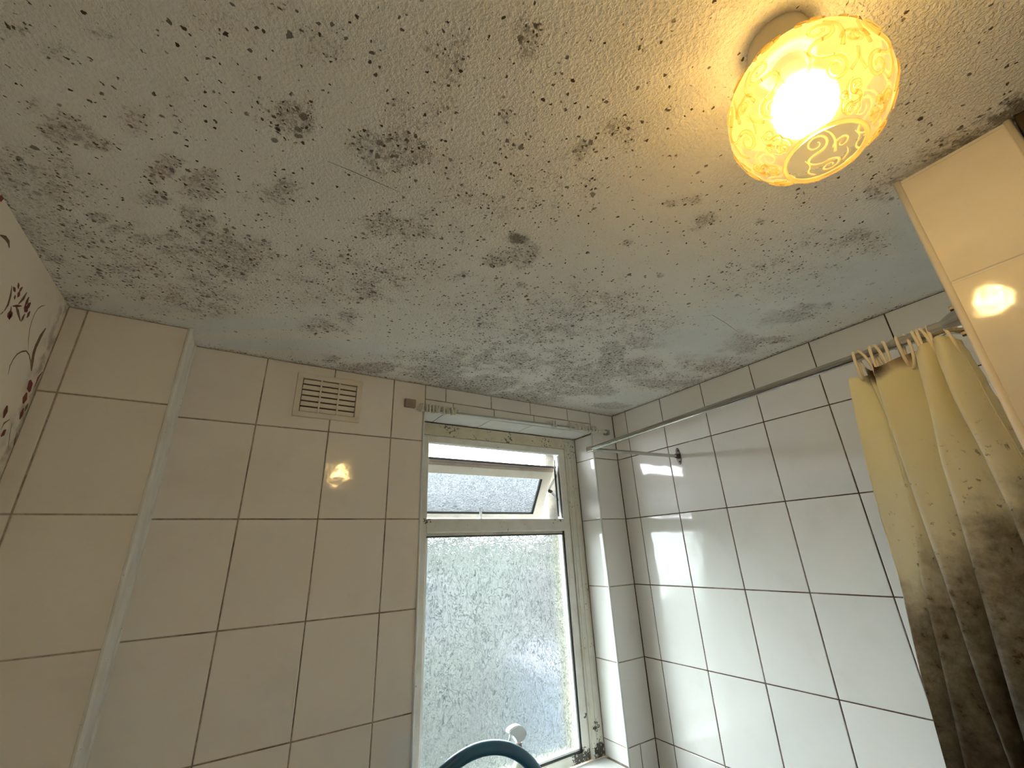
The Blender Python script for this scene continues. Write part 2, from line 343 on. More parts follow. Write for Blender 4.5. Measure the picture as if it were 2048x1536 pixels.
# ---- mould colonies on the ceiling in room metres: x, y, 2x2 inverse extent, density, redness, solid
MOLD = [(-1.140,-0.674,52.1,0.0,21.6,28.7,0.75,0.5,0),(-1.038,-0.681,22.2,-11.1,15.9,31.7,0.8,0.4,0),
(-1.055,-0.677,66.7,-22.2,23.8,39.7,0.4,0.3,0),(-1.222,-0.522,37.0,0.0,19.8,39.7,0.95,0.7,0.1),
(-1.271,-0.521,79.4,8.8,20.4,34.0,0.9,1,0.1),(-1.231,-0.440,46.3,0.0,15.2,30.3,1,0.2,0.25),
(-1.284,-0.463,48.5,4.4,34.0,68.0,0.85,0.1,0),(-1.346,-0.388,85.5,14.2,55.6,92.6,1,0.1,0.4),
(-1.318,-0.381,51.3,8.5,64.1,80.1,0.9,0.1,0.2),(-1.283,-0.372,35.1,2.7,38.6,57.9,0.8,0.1,0.1),
(-1.247,-0.366,35.0,2.5,41.7,62.5,0.6,0.3,0),(-1.362,-0.543,53.0,15.2,62.0,82.6,0.55,0.4,0),
(-1.351,-0.533,42.1,5.3,21.1,52.6,0.95,0.8,0.1),(-1.321,-0.529,68.4,17.1,72.1,96.2,0.7,0.3,0),
(-1.370,-0.557,79.5,22.7,113.6,151.5,0.5,0.2,0),(-1.283,-0.593,66.7,9.5,40.0,53.3,0.45,1,0),
(-1.207,-0.730,22.7,0.0,20.0,40.0,0.28,0.8,0),(-1.297,-0.671,92.6,18.5,111.1,222.2,0.5,0.3,0),
(-1.157,-0.586,93.0,-11.6,58.1,96.9,0.3,0.3,0),(-1.137,-0.576,51.3,-6.4,25.6,38.5,0.6,0.3,0),
(-1.141,-0.530,31.0,-3.4,17.2,25.9,0.5,0.3,0),(-0.822,-0.631,44.3,-26.6,30.4,53.2,1,0,0.9),
(-0.826,-0.581,24.2,-13.2,28.3,49.5,1,0.3,0.2),(-0.794,-0.599,29.9,-19.0,15.9,27.8,0.95,0.3,0.1),
(-0.831,-0.564,67.7,-43.1,43.1,86.2,1,0.3,0.6),(-0.753,-0.537,68.3,-42.0,42.0,84.0,0.9,0,0.2),
(-0.859,-0.509,30.5,-17.8,38.2,61.1,0.5,0.2,0),(-0.989,-0.568,20.3,-8.1,13.1,30.5,0.5,0.5,0),
(-1.016,-0.809,34.2,-17.1,16.5,27.5,0.5,0.1,0),(-0.969,-0.863,46.9,-31.3,22.7,45.5,0.5,0.1,0),
(-1.041,-0.812,80.0,-40.0,40.0,80.0,0.4,0.1,0),(-0.940,-0.788,96.2,-57.7,38.5,76.9,0.5,0.1,0),
(-0.844,-0.804,89.3,-59.5,32.5,54.1,0.9,0.2,0.1),(-0.826,-0.844,35.7,-44.6,30.6,51.0,0.5,0.1,0),
(-0.656,-0.820,33.6,-53.8,58.7,88.0,0.9,0.4,0.3),(-0.668,-0.802,38.5,-51.3,55.6,111.1,0.7,0.3,0),
(-0.604,-0.808,41.7,-62.5,50.5,75.8,0.9,0.1,0.3),(-0.529,-0.846,79.4,-158.7,114.3,171.4,1,0,0.5),
(-0.599,-0.788,56.1,-72.1,64.1,96.2,0.5,0,0),(-0.669,-0.711,72.5,-81.5,72.5,126.8,0.8,0,0.2),
(-0.552,-0.678,102.0,-122.4,89.3,142.9,0.9,0,0.4),(-0.405,-0.781,64.5,-121.0,53.8,107.5,0.8,0,0.3),
(-0.507,-0.895,51.0,-102.0,63.5,95.2,0.4,0.3,0.1),(-0.391,-0.397,27.2,-25.9,9.1,16.6,1,0.1,0.5),
(-0.371,-0.469,13.4,-14.9,15.9,35.0,0.85,0.4,0.1),(-0.363,-0.252,9.2,-7.9,5.7,12.3,0.8,0.3,0.1),
(-0.292,-0.354,8.1,-8.8,6.4,12.0,0.75,0.5,0),(-0.103,-0.325,6.3,-7.7,6.9,13.9,0.6,0.6,0),
(-0.411,-0.442,13.6,-12.9,14.1,28.2,0.5,0.5,0),(-0.147,-0.585,12.9,-21.8,7.7,15.4,0.85,0.6,0.1),
(-0.100,-0.633,9.7,-19.3,23.3,42.7,0.8,0.3,0.2),(-0.056,-0.473,5.2,-8.1,10.3,19.1,0.6,0.6,0),
(-0.153,-0.478,8.1,-11.7,10.4,20.7,0.6,0.5,0),(-0.189,-0.712,7.3,-14.0,17.7,35.5,0.7,0.2,0),
(-0.168,-0.762,14.0,-32.2,31.5,52.5,0.7,0.1,0),(-0.096,-0.088,12.5,-12.2,12.5,28.5,0.9,0,0.2),
(-0.349,-0.146,6.4,-5.1,7.5,15.0,0.65,0.2,0),(-0.232,-0.183,12.3,-11.2,8.4,16.8,0.7,0.6,0),
(-0.600,-0.059,6.0,-3.2,7.7,14.3,0.75,0.2,0.15),(-0.748,-0.087,12.5,-4.8,10.4,19.0,0.8,0.2,0.2),
(-0.410,-0.033,6.7,-4.5,8.0,16.0,0.6,0.2,0.1),(-0.987,-0.053,65.9,-11.0,25.6,51.3,1,0,0.5),
(-0.894,-0.050,11.6,-3.0,14.6,32.1,0.8,0.2,0.1),(-1.022,-0.403,5.3,-1.1,4.3,7.5,0.35,0.5,0),
(-0.988,-0.405,31.0,-8.3,6.0,10.5,0.5,0.2,0),(-0.998,-0.274,51.7,-10.3,22.7,45.5,1,0.1,0.1),
(-1.022,-0.227,16.7,-3.2,12.0,21.5,0.5,0.2,0),(-0.941,-0.366,72.6,-21.4,42.7,85.5,0.9,0,0.2),
(-1.203,-0.378,11.1,0.0,8.9,17.9,0.5,0.6,0),(-1.169,-0.368,28.6,0.0,11.4,26.7,0.65,1,0),
(-1.247,-0.228,11.7,0.6,5.4,10.8,0.45,1,0),(-1.335,-0.276,10.3,1.4,8.2,14.4,0.45,0.6,0),
(-1.210,-0.191,20.8,0.0,11.9,23.8,0.4,1,0),(-0.673,-0.480,3.2,-2.2,3.6,6.5,0.33,0.5,0),
(-0.600,-0.561,9.2,-8.5,9.4,16.9,0.4,0.8,0),(-0.605,-0.423,3.4,-2.7,5.7,9.5,0.4,0.3,0),
(-0.623,-0.239,2.8,-1.6,5.3,9.8,0.4,0.2,0),(-0.473,-0.518,5.1,-5.4,5.7,9.5,0.45,0.6,0),
(-0.947,-0.651,6.2,-2.3,6.4,8.0,0.3,0.5,0),(-0.854,-0.752,5.4,-4.5,6.0,8.9,0.27,0.2,0),
(-0.339,-0.778,3.6,-6.8,6.4,10.2,0.3,0.3,0),(-0.352,-0.895,5.6,-13.0,16.3,28.6,0.4,0.3,0),
(-0.201,-0.687,10.2,-19.6,15.2,30.4,0.4,0.2,0),(-0.399,-0.841,3.6,-8.3,7.4,10.4,0.22,0.2,0),
(-1.024,-0.742,18.4,-11.0,17.6,29.4,0.35,0.8,0),(-1.395,-0.456,25.6,5.7,12.8,21.4,0.45,0.6,0),
(-1.384,-0.410,26.6,7.2,13.0,21.7,0.45,0.4,0),(-1.428,-0.324,40.9,12.6,14.2,23.6,0.35,0.2,0),
(-1.385,-0.314,17.9,2.6,9.6,19.2,0.4,0.3,0),(-1.411,-0.121,26.7,5.1,21.8,38.2,0.5,0,0.15),
(-1.343,-0.625,47.6,7.9,47.6,63.5,0.3,0.1,0),(-1.355,-0.641,151.5,60.6,72.7,109.1,0.4,0.1,0),
(-0.449,-0.957,33.0,-120.9,87.9,153.8,1,0.3,0.4),(-0.414,-0.962,20.8,-62.5,52.1,121.5,0.6,0.1,0.1),
(-0.439,-0.997,20.1,-55.1,37.6,75.2,0.9,0.1,0.5),(-0.439,-1.028,13.9,-46.3,39.1,78.1,1,0.1,0.7),
(-0.440,-1.055,13.9,-46.3,39.1,78.1,1,0.1,0.8),(-0.445,-1.082,13.5,-60.8,50.7,84.5,1,0.1,0.9),
(-0.452,-1.099,10.4,-93.8,46.9,78.1,1,0.1,0.9),(-0.517,-1.029,8.5,-38.5,19.2,38.5,0.3,0.3,0),
(-1.163,-0.774,37.0,-9.3,55.6,111.1,0.3,0.4,0),(-1.173,-0.674,31.2,-5.2,10.4,26.0,0.3,0.5,0),
(-1.234,-0.628,44.9,6.4,15.4,30.8,0.3,0.4,0),(-1.128,-0.758,41.7,0.0,20.8,41.7,0.3,0.2,0),
(-1.071,-0.787,52.6,-13.2,39.5,52.6,0.3,0.2,0)]
SMOOTH = [(-0.233,-0.535,6.3,-8.4,5.2,11.5,1),(-0.262,-0.654,5.6,-9.1,7.8,13.0,0.9),
(-0.263,-0.959,9.3,-37.0,3.8,7.6,1),(-0.148,-0.883,3.4,-12.0,7.9,14.2,0.9),
(-0.355,-0.990,19.9,-64.7,11.2,26.1,1),(-0.213,-0.791,4.6,-10.8,8.5,17.1,0.6),
(-0.080,-0.164,6.0,-6.5,5.2,9.8,0.6),(-1.211,-0.127,7.8,0.0,19.4,31.1,0.9),
(-1.100,-0.085,7.9,-0.9,18.2,36.4,0.9),(-1.358,-0.112,15.6,2.2,29.6,51.9,0.8),
(-1.419,-0.361,45.5,7.6,7.6,15.2,0.4),(-0.960,-0.128,9.0,-2.1,11.5,23.0,0.5)]

PRINT = [('g',0.0009,[(-0.1642,-0.0436),(-0.174,-0.0502),(-0.1814,-0.0591),(-0.1843,-0.0701),(-0.1838,-0.0814),(-0.1806,-0.0936),(-0.1715,-0.1076),(-0.1582,-0.122)]),('g',0.0013,[(-0.1854,-0.1743),(-0.1907,-0.1617),(-0.1895,-0.1507),(-0.185,-0.1402),(-0.1754,-0.1317),(-0.1631,-0.1252),(-0.1497,-0.1262),(-0.1382,-0.1317),(-0.1251,-0.1424)]),('g',0.0048,[(-0.1321,-0.0697),(-0.1377,-0.0882),(-0.1393,-0.1067),(-0.1377,-0.1177),(-0.1317,-0.129),(-0.1213,-0.1432)]),('r',0.0031,[(-0.0829,-0.1296),(-0.0898,-0.1441),(-0.0893,-0.1591)]),('r',0.0099,[(-0.1143,-0.1566),(-0.1065,-0.164),(-0.0986,-0.1715)]),('r',0.0088,[(-0.1077,-0.1757),(-0.1063,-0.1853),(-0.1058,-0.194)]),('r',0.0062,[(-0.0976,-0.1992),(-0.0962,-0.2087),(-0.0958,-0.2173)]),('g',0.0044,[(-0.0884,-0.1886),(-0.0897,-0.1957),(-0.0888,-0.2021)]),('r',0.0066,[(-0.1512,-0.2112),(-0.149,-0.2198),(-0.1475,-0.2296)]),('g',0.0018,[(-0.1267,-0.2258),(-0.1394,-0.2355),(-0.141,-0.246)]),('r',0.0055,[(-0.1256,-0.2421),(-0.1282,-0.2478),(-0.1331,-0.254)]),('g',0.0018,[(-0.0871,-0.2365),(-0.0849,-0.2467),(-0.0793,-0.2602)]),('g',0.0013,[(-0.1158,-0.2291),(-0.1065,-0.2476),(-0.0947,-0.2656)]),('r',0.0035,[(-0.2689,-0.0718),(-0.2588,-0.0733)]),('r',0.0031,[(-0.2618,-0.0598),(-0.2549,-0.0666)]),('r',0.0031,[(-0.2471,-0.0586),(-0.2505,-0.0685)]),('r',0.0057,[(-0.2522,-0.0717),(-0.2447,-0.0717)]),('r',0.0031,[(-0.2529,-0.083),(-0.2562,-0.0773)]),('g',0.0035,[(-0.2307,-0.0578),(-0.2323,-0.069),(-0.2386,-0.0826)]),('g',0.0026,[(-0.2732,-0.0722),(-0.266,-0.084),(-0.2624,-0.0969),(-0.2644,-0.1084)]),('g',0.0011,[(-0.2644,-0.1084),(-0.2697,-0.1164)]),('g',0.0031,[(-0.2428,-0.0882),(-0.2323,-0.0912),(-0.2148,-0.0985)]),('r',0.004,[(-0.2204,-0.0599),(-0.2195,-0.0685),(-0.2201,-0.0756)]),('r',0.0062,[(-0.221,-0.0773),(-0.2072,-0.0777)]),('r',0.0048,[(-0.2085,-0.0635),(-0.2137,-0.0767)]),('r',0.004,[(-0.2002,-0.0739),(-0.2013,-0.0859)]),('g',0.0031,[(-0.2111,-0.0843),(-0.2124,-0.0983)]),('r',0.0079,[(-0.253,-0.1086),(-0.2414,-0.1015)]),('r',0.0044,[(-0.2483,-0.104),(-0.2434,-0.1089)]),('r',0.0022,[(-0.2505,-0.0924),(-0.2397,-0.0864),(-0.2284,-0.0802)]),('g',0.0018,[(-0.2536,-0.0941),(-0.2482,-0.1018)]),('r',0.0066,[(-0.3807,-0.0025),(-0.3758,-0.0035),(-0.3757,-0.0077)]),('g',0.0031,[(-0.3457,-0.0385),(-0.3337,-0.0337),(-0.3232,-0.0334),(-0.3163,-0.0381)])]
def catm(P, n):
    out = []
    Q = [P[0]] + P + [P[-1]]
    for i in range(1, len(Q) - 2):
        for k in range(n):
            u = k / n; a, b_, c, d = Q[i - 1], Q[i], Q[i + 1], Q[i + 2]
            out.append(tuple(.5 * ((2 * b_[j]) + (-a[j] + c[j]) * u + (2 * a[j] - 5 * b_[j] + 4 * c[j] - d[j]) * u * u + (-a[j] + 3 * b_[j] - 3 * c[j] + d[j]) * u ** 3) for j in range(len(b_))))
    out.append(P[-1]); return out
# ---------------------------------------------------------------- tiles
TC = {}
def tile_mesh(w_, h_, m):
    k = (round(w_, 3), round(h_, 3), m.name)
    if k not in TC:
        b = mb(); a, c, e, d = w_ / 2, h_ / 2, .0011, .0012
        q = lambda x, y, z: b.verts.new((x, y, z))
        T = [q(-a + e, -c + e, 0), q(a - e, -c + e, 0), q(a - e, c - e, 0), q(-a + e, c - e, 0)]
        S = [q(-a, -c, -.0007), q(a, -c, -.0007), q(a, c, -.0007), q(-a, c, -.0007)]
        B = [q(-a, -c, -.0030), q(a, -c, -.0030), q(a, c, -.0030), q(-a, c, -.0030)]
        b.faces.new(T)
        for i in range(4):
            j = (i + 1) % 4
            b.faces.new((S[i], S[j], T[j], T[i])); b.faces.new((B[i], B[j], S[j], S[i]))
        me = bpy.data.meshes.new('tile'); b.to_mesh(me); b.free(); me.materials.append(m); TC[k] = me
    return TC[k]
FR = {'back': Matrix(((1, 0, 0), (0, 0, -1), (0, 1, 0))), 'right': Matrix(((0, 0, -1), (-1, 0, 0), (0, 1, 0))),
      'left_face': Matrix(((0, 0, -1), (-1, 0, 0), (0, 1, 0))), 'down': Matrix(((1, 0, 0), (0, -1, 0), (0, 0, -1)))}
GAP = .0026
def tiles(parent, frame, plane, us, vs_, m, skip=None, tilt=.0028):
    """us: cuts along the wall, vs_: cuts in height (or depth)"""
    us, vs_ = sorted(us), sorted(vs_)
    for u0, u1 in zip(us, us[1:]):
        for v0, v1 in zip(vs_, vs_[1:]):
            if skip and skip((u0 + u1) / 2, (v0 + v1) / 2): continue
            me = tile_mesh(u1 - u0 - GAP, v1 - v0 - GAP, m)
            o = bpy.data.objects.new('tile', me); C.objects.link(o)
            u, v = (u0 + u1) / 2, (v0 + v1) / 2
            p = {'back': (u, plane, v), 'right': (plane, u, v), 'left_face': (plane, u, v), 'down': (u, v, plane)}[frame]
            t_ = Matrix.Rotation(random.uniform(-tilt, tilt), 3, 'X') @ Matrix.Rotation(random.uniform(-tilt, tilt), 3, 'Y')
            o.matrix_basis = Matrix.Translation(p) @ (FR[frame] @ t_).to_4x4()
            o.parent = parent
ROWS = [0, -.1625, -.3625, -.5625, -.7625, -.9625, -1.1625, -1.3625]
D0 = .0015          # grout lies this far behind the tile faces
FL = -2.3
# ---------------------------------------------------------------- setting: walls
b = mb()
for q in ((-1.26, -.7255, FL, 0), (-.111, 0, FL, 0), (-.7255, -.111, -.076 + D0, 0), (-.7255, -.111, FL, -1.0305)):
    box(b, q[0] if q[0] != -.111 else -.111 + D0, q[1], D0, .165, q[2], q[3])
wall_back = obj('wall_back', b, M['grout_back'], kind='structure')
X1 = [-1.26, -1.1164, -.9657, -.815, -.7255]
tiles(wall_back, 'back', 0, X1, ROWS, M['tile_lamp_tint'])
tiles(wall_back, 'back', 0, [-.7255, -.6636, -.5133, -.3681, -.2141, -.112], [0, -.0425], M['tile_right'])
tiles(wall_back, 'back', 0, [-.7255, -.6404, -.5036, -.3560, -.2090, -.112], [-.0425, -.076], M['tile_right'])
tiles(wall_back, 'back', 0, [-.112, 0], ROWS[:6], M['tile_right'])
tiles(wall_back, 'back', 0, [-.112, -.0626, 0], ROWS[5:], M['tile_right'])
tiles(wall_back, 'back', 0, [-.7255, -.565, -.415, -.265, -.112], [-1.005, -1.1625, -1.3625], M['tile_lamp_tint'])
# reveal of the window: tiled right cheek and soffit
tiles(wall_back, 'right', -.111, [.004, .095], [-.078, -.1625, -.3625, -.5625, -.7625, -.9625, -1.0045], M['tile_right'], tilt=.0015)
tiles(wall_back, 'down', -.0765, [-.7235, -.665, -.513, -.362, -.212, -.113], [.004, .097], M['white_gloss'], tilt=.001)
b = mb()
for q in ((-1.6, -.70, -4.9, 1.2), (-.135, 1.2, -4.9, 1.2), (-.70, -.135, -.10, 1.2), (-.70, -.135, -4.9, -1.02)):
    box(b, q[0], q[1], .165, .247, q[2], q[3])
obj('wall_outside', b, M['render'], kind='structure')
# white corner beads round the opening
b = mb()
tube(b, [(-.7285, -.0005, -.078), (-.7285, -.0005, -1.37)], .0032, 8)
tube(b, [(-.1125, -.0002, -.078), (-.1125, -.0002, -1.37)], .0030, 8)
obj('trim_1', b, M['white_gloss'], kind='structure', smooth=True)

b = mb(); box(b, D0, .12, -1.0, .165, FL, 0)
wall_right = obj('wall_right', b, M['grout_right'], kind='structure')
YJ = [0] + [-(.0638 + i * .1523) for i in range(6)] + [-.98]
tiles(wall_right, 'right', 0, YJ, ROWS, M['tile_right'])

# boxed-in corner on the left, proud of the window wall
b = mb(); box(b, -1.44, -1.26 - D0, -.082 + D0, .03, FL, 0)
chase = obj('wall_left_boxing', b, M['grout_chase'], kind='structure')
tiles(chase, 'back', -.082, [-1.44, -1.4140, -1.2625], [0, -.1625, -.3615, -.5605, -.7600, -.9600, -1.16, -1.36], M['tile_lamp_tint'])
b = mb(); box(b, -1.2605, -1.2575, -.082, .0, -1.40, 0); tube(b, [(-1.2605, -.0815, 0), (-1.2605, -.0815, -1.40)], .0042, 8)
tube(b, [(-1.2585, -.001, 0), (-1.2585, -.001, -1.40)], .0045, 8)
obj('return_face', b, M['caulk'], chase, smooth='auto')

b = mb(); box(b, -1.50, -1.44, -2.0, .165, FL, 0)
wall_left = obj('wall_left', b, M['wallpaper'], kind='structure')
for k, nm in (('r', 'printed_blossoms'), ('g', 'printed_stems')):
    b = mb()
    for kk, wd, pts in PRINT:
        if kk != k: continue
        wd *= 1.9; P = [Vector(p) for p in pts]
        if len(P) == 2: P = [P[0], P[0].lerp(P[1], .5), P[1]]
        L_, R_ = [], []
        for i, p in enumerate(P):
            t_ = (P[min(i + 1, len(P) - 1)] - P[max(i - 1, 0)]); t_ = t_.normalized() if t_.length else Vector((1, 0))
            e = .30 if i in (0, len(P) - 1) else 1.0
            n_ = Vector((-t_.y, t_.x)) * wd * .5 * e
            L_.append(p + n_); R_.append(p - n_)
        vl = [b.verts.new((-1.4398, q.x, q.y)) for q in L_]; vr = [b.verts.new((-1.4398, q.x, q.y)) for q in R_]
        for i in range(len(P) - 1): b.faces.new((vl[i], vl[i + 1], vr[i + 1], vr[i]))
    obj(nm, b, M['print_' + k], wall_left)

# partition stub that carries the curtain rod
b = mb(); box(b, -.432 + D0, 0, -1.085, -.98, FL, 0)
part = obj('wall_partition', b, M['paint'], kind='structure')
tiles(part, 'left_face', -.432, [-1.083, -.982], [-.003, -.1645, -.3645, -.5645, -.7645, -.9645, -1.16, -1.36], M['tile_lamp_tint'], tilt=.002)
b = mb()
tube(b, [(-.4300, -.9805, 0), (-.4300, -.9805, -1.4)], .0042, 10); tube(b, [(-.4305, -1.085, 0), (-.4305, -1.085, -1.4)], .0036, 10)
obj('corner_bead', b, M['tile_lamp_tint'], part, smooth=True)
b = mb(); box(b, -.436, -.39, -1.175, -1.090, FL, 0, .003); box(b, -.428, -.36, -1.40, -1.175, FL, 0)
obj('trim_2', b, M['dark_brown'], kind='structure')  # dark brown panel beside the partition
b = mb(); box(b, -.40, .12, -2.0, -1.40, FL, 0); box(b, -.39, .12, -1.40, -1.09, FL, 0)
obj('wall_right_rear', b, M['paint'], kind='structure')
b = mb(); box(b, -1.5, .12, -2.06, -2.0, FL, 0); obj('wall_front', b, M['paint'], kind='structure')
b = mb(); box(b, -1.5, .12, -2.06, .165, FL - .06, FL); obj('floor', b, M['lino'], kind='structure')

# ---------------------------------------------------------------- ceiling with mould map
gx = np.arange(-1.445, .0101, .005); gy = np.arange(-2.0, .0101, .005)
X, Y = np.meshgrid(gx, gy); n0, n1 = X.shape
D = np.full(X.shape, .11); RED = np.full(X.shape, .25) * D; SOL = np.zeros(X.shape); SM = np.zeros(X.shape)
wgt = D.copy()
rs = np.random.RandomState(5)
def lat(cell):
    gx_, gy_ = int(3.2 / cell) + 3, int(3.2 / cell) + 3; L0 = rs.rand(gy_, gx_)
    u_, v_ = (X + 1.6) / cell, (Y + 2.2) / cell; i, j = np.floor(u_).astype(int), np.floor(v_).astype(int)
    fu, fv = u_ - i, v_ - j; fu, fv = fu * fu * (3 - 2 * fu), fv * fv * (3 - 2 * fv)
    return (L0[j, i] * (1 - fu) + L0[j, i + 1] * fu) * (1 - fv) + (L0[j + 1, i] * (1 - fu) + L0[j + 1, i + 1] * fu) * fv - .5
WX = .030 * lat(.045) + .020 * lat(.016); WY = .030 * lat(.045) + .020 * lat(.016)
PATCH = np.clip(1.0 + 1.1 * lat(.030) + .9 * lat(.014), .25, 1.6)
for (cx, cy, a, bb, c_, d_, dens, red, sol) in MOLD:
    sz = min(1.0, 28.0 / math.sqrt(abs(a * d_ - bb * c_)) / .9)
    dx, dy = X - cx + WX * sz, Y - cy + WY * sz; u_, v_ = a * dx + bb * dy, c_ * dx + d_ * dy
    r2 = u_ * u_ + v_ * v_; g = np.exp(-(r2 ** 1.6) * .75)
    D = np.maximum(D, dens * g) + .15 * dens * g; RED += g * dens * red; wgt += g * dens
    SOL = np.maximum(SOL, sol * g)
RED = RED / np.maximum(wgt, 1e-4)
D = (D - .11) * PATCH * 1.12 + .11; SOL = SOL * .85
D *= 1 + .40 * np.clip((Y + .42) / .15, 0, 1) * np.clip((X + .95) / .2, 0, 1)
# lines of mould along the wall joints
D += .55 * np.exp(-((Y / .010) ** 2)) * (X > -1.26) + .75 * np.exp(-(((X + .002) / .010) ** 2)) * (Y > -1)
D += .35 * np.exp(-(((X + 1.44) / .018) ** 2)) + .5 * np.exp(-(((Y + .082) / .010) ** 2)) * (X < -1.26)
SOL = np.maximum(SOL, .55 * np.exp(-((X / .006) ** 2)) * (Y > -1))
SOL = np.maximum(SOL, .62 * np.exp(-(((X + .438) / .016) ** 2)) * (Y < -.972) * (Y > -1.5)); D += .6 * np.exp(-(((X + .445) / .028) ** 2)) * (Y < -.96)
for (cx, cy, a, bb, c_, d_, s_) in SMOOTH:
    dx, dy = X - cx, Y - cy; u_, v_ = a * dx + bb * dy, c_ * dx + d_ * dy
    SM = np.maximum(SM, s_ * np.clip(1.6 * np.exp(-(u_ * u_ + v_ * v_) ** 1.5 * .8), 0, 1))
SM = np.clip(SM, 0, 1)
me = bpy.data.meshes.new('ceiling')
V = np.stack([X, Y, np.zeros_like(X)], -1).reshape(-1, 3)
idx = np.arange(n0 * n1).reshape(n0, n1)
F = np.stack([idx[:-1, :-1], idx[1:, :-1], idx[1:, 1:], idx[:-1, 1:]], -1).reshape(-1, 4)
top = len(V); V = np.vstack([V, [[-1.5, -2.06, .06], [.12, -2.06, .06], [.12, .165, .06], [-1.5, .165, .06], [-1.5, -2.06, .001], [.12, -2.06, .001], [.12, .165, .001], [-1.5, .165, .001]]])
F = np.vstack([F, np.array([[0, 1, 2, 3], [0, 4, 5, 1], [1, 5, 6, 2], [2, 6, 7, 3], [3, 7, 4, 0]]) + top])
me.from_pydata(V.tolist(), [], F.tolist())
at = me.color_attributes.new('mould', 'FLOAT_COLOR', 'POINT')
col = np.zeros((len(V), 4), np.float32); col[:top] = np.stack([np.clip(D, 0, 1.3), RED, SM, SOL], -1).reshape(-1, 4)
at.data.foreach_set('color', col.ravel()); me.materials.append(M['ceiling']); me.update()
ceil_ = obj('ceiling', me, None, kind='structure')

SCR = [[(-1.0995, -0.634), (-1.0735, -0.6341), (-1.0457, -0.6327), (-1.0095, -0.6312)], [(-0.3527, -0.6249), (-0.337, -0.6379), (-0.282, -0.6315), (-0.2076, -0.6191)]]
for pts in SCR:
    b = mb(); P = [Vector(p) for p in pts]; L_ = []; R_ = []
    for i, p in enumerate(P):
        t_ = (P[min(i + 1, len(P) - 1)] - P[max(i - 1, 0)]).normalized(); n_ = Vector((-t_.y, t_.x)) * (.0005 if 0 < i < len(P) - 1 else .0002)
        L_.append(b.verts.new((*(p + n_), -.0004))); R_.append(b.verts.new((*(p - n_), -.0004)))
    for i in range(len(P) - 1): b.faces.new((L_[i], L_[i + 1], R_[i + 1], R_[i]))
    obj('scratch', b, M['print_g'], ceil_)

# ---------------------------------------------------------------- window
win = empty('window_1', (-.418, .13, -1.0), kind='structure')
b = mb()
y0, y1 = .100, .122
box(b, -.7255, -.670, y0, y1, -1.004, -.115, .003); box(b, -.187, -.160, y0, y1, -1.004, -.115, .003)
box(b, -.672, -.185, y0, y1, -.1375, -.115, .003); box(b, -.672, -.185, y0 - .004, y1, -.392, -.354, .004)
box(b, -.672, -.185, y0, y1, -1.004, -.981, .003); box(b, -.672, -.185, y0 + .008, y1, -.40, -.390)
box(b, -.158, -.1112, .118, .165, -1.004, -.0785); box(b, -.7255, -.158, .122, .165, -.108, -.0785)
obj('window_frame', b, M['upvc'], win)
b = mb(); box(b, -.160, -.1115, .0955, .118, -1.0045, -.0785, .001); tube(b, [(-.152, .0955, -.113), (-.152, .0955, -1.0)], .0035, 8)
box(b, -.137, -.132, .0935, .097, -1.0, -.113, .001)
obj('side_batten', b, M['batten'], win)
b = mb(); box(b, -.7255, -.158, .097, .125, -.1150, -.0785, .0008); obj('mouldy_board', b, M['mould_band'], win, label='board above the frame spotted with black mould')
b = mb()
for (xa, xb, za, zb) in ((-.1905, -.187, -.981, -.392), (-.670, -.187, -.9845 + .0035, -.9775), (-.670, -.187, -.4035, -.400), (-.1885, -.187, -.352, -.141)):
    box(b, xa, xb, .103, .110, za, zb)
obj('gasket', b, M['rubber'], win)
b = mb()
box(b, -.1965, -.1905,   .106, .119, -.9775, -.4035, .001); box(b, -.670, -.1905,   .106, .119, -.9775, -.9715, .001); box(b, -.670, -.664,   .106, .119, -.9775, -.4035, .001)
obj('glazing_bead', b, M['white_plastic'], win)
b = mb(); box(b, -.664, -.1965, .113, .117, -.9715, -.4035); obj('pane', b, M['pane'], win, label='large obscured glass pane')
# top-hung sash, swung outwards on its friction stays
dv = Vector((0, .528, -.849)).normalized(); nin = Vector((0, -.849, -.528)).normalized()
SM_ = Matrix((Vector((1, 0, 0)), -nin, -dv)).transposed().to_4x4(); SM_.translation = Vector((0, .150, -.168))
def sbox(b, x0, x1, s0, s1, o0, o1, bev=0):
    t_ = mb(); box(t_, x0, x1, o0, o1, -s1, -s0, bev); t_.transform(SM_)
    m_ = bpy.data.meshes.new('t'); t_.to_mesh(m_); t_.free(); b.from_mesh(m_); bpy.data.meshes.remove(m_)
b = mb()
sbox(b, -.690, -.1685, .024, .053, 0, .020, .002); sbox(b, -.690, -.1685, .187, .2015, 0, .020, .002)
sbox(b, -.2060, -.1685, .050, .190, 0, .020, .002); sbox(b, -.690, -.657, .050, .190, 0, .020, .002)
sash = obj('sash', b, M['sash'], win, label='tilted opening sash of the fanlight')
b = mb(); sbox(b, -.690, -.1685, .0155, .0238, 0, .012, .0008); sbox(b, -.690, -.1685, .008, .0148, .002, .012, .0008)
obj('sash_rebate', b, M['sash_edge'], sash)
b = mb(); sbox(b, -.690, -.1675, .0045, .0078, .001, .011); sbox(b, -.2090, -.2060, .053, .187, .001, .008); sbox(b, -.657, -.2060, .184, .187, .001, .008)
obj('sash_gasket', b, M['rubber'], sash)
b = mb(); sbox(b, -.657, -.207, .053, .186, .009, .013); obj('sash_pane', b, M['pane_top'], sash)
b = mb(); tube(b, [(-.4440, .214, -.3130), (-.4440, .208, -.322), (-.4455, .203, -.340), (-.4460, .198, -.348)], [.0042, .005, .0042, .0035], 10)
obj('peg_handle', b, M['white_plastic'], sash, smooth=True)
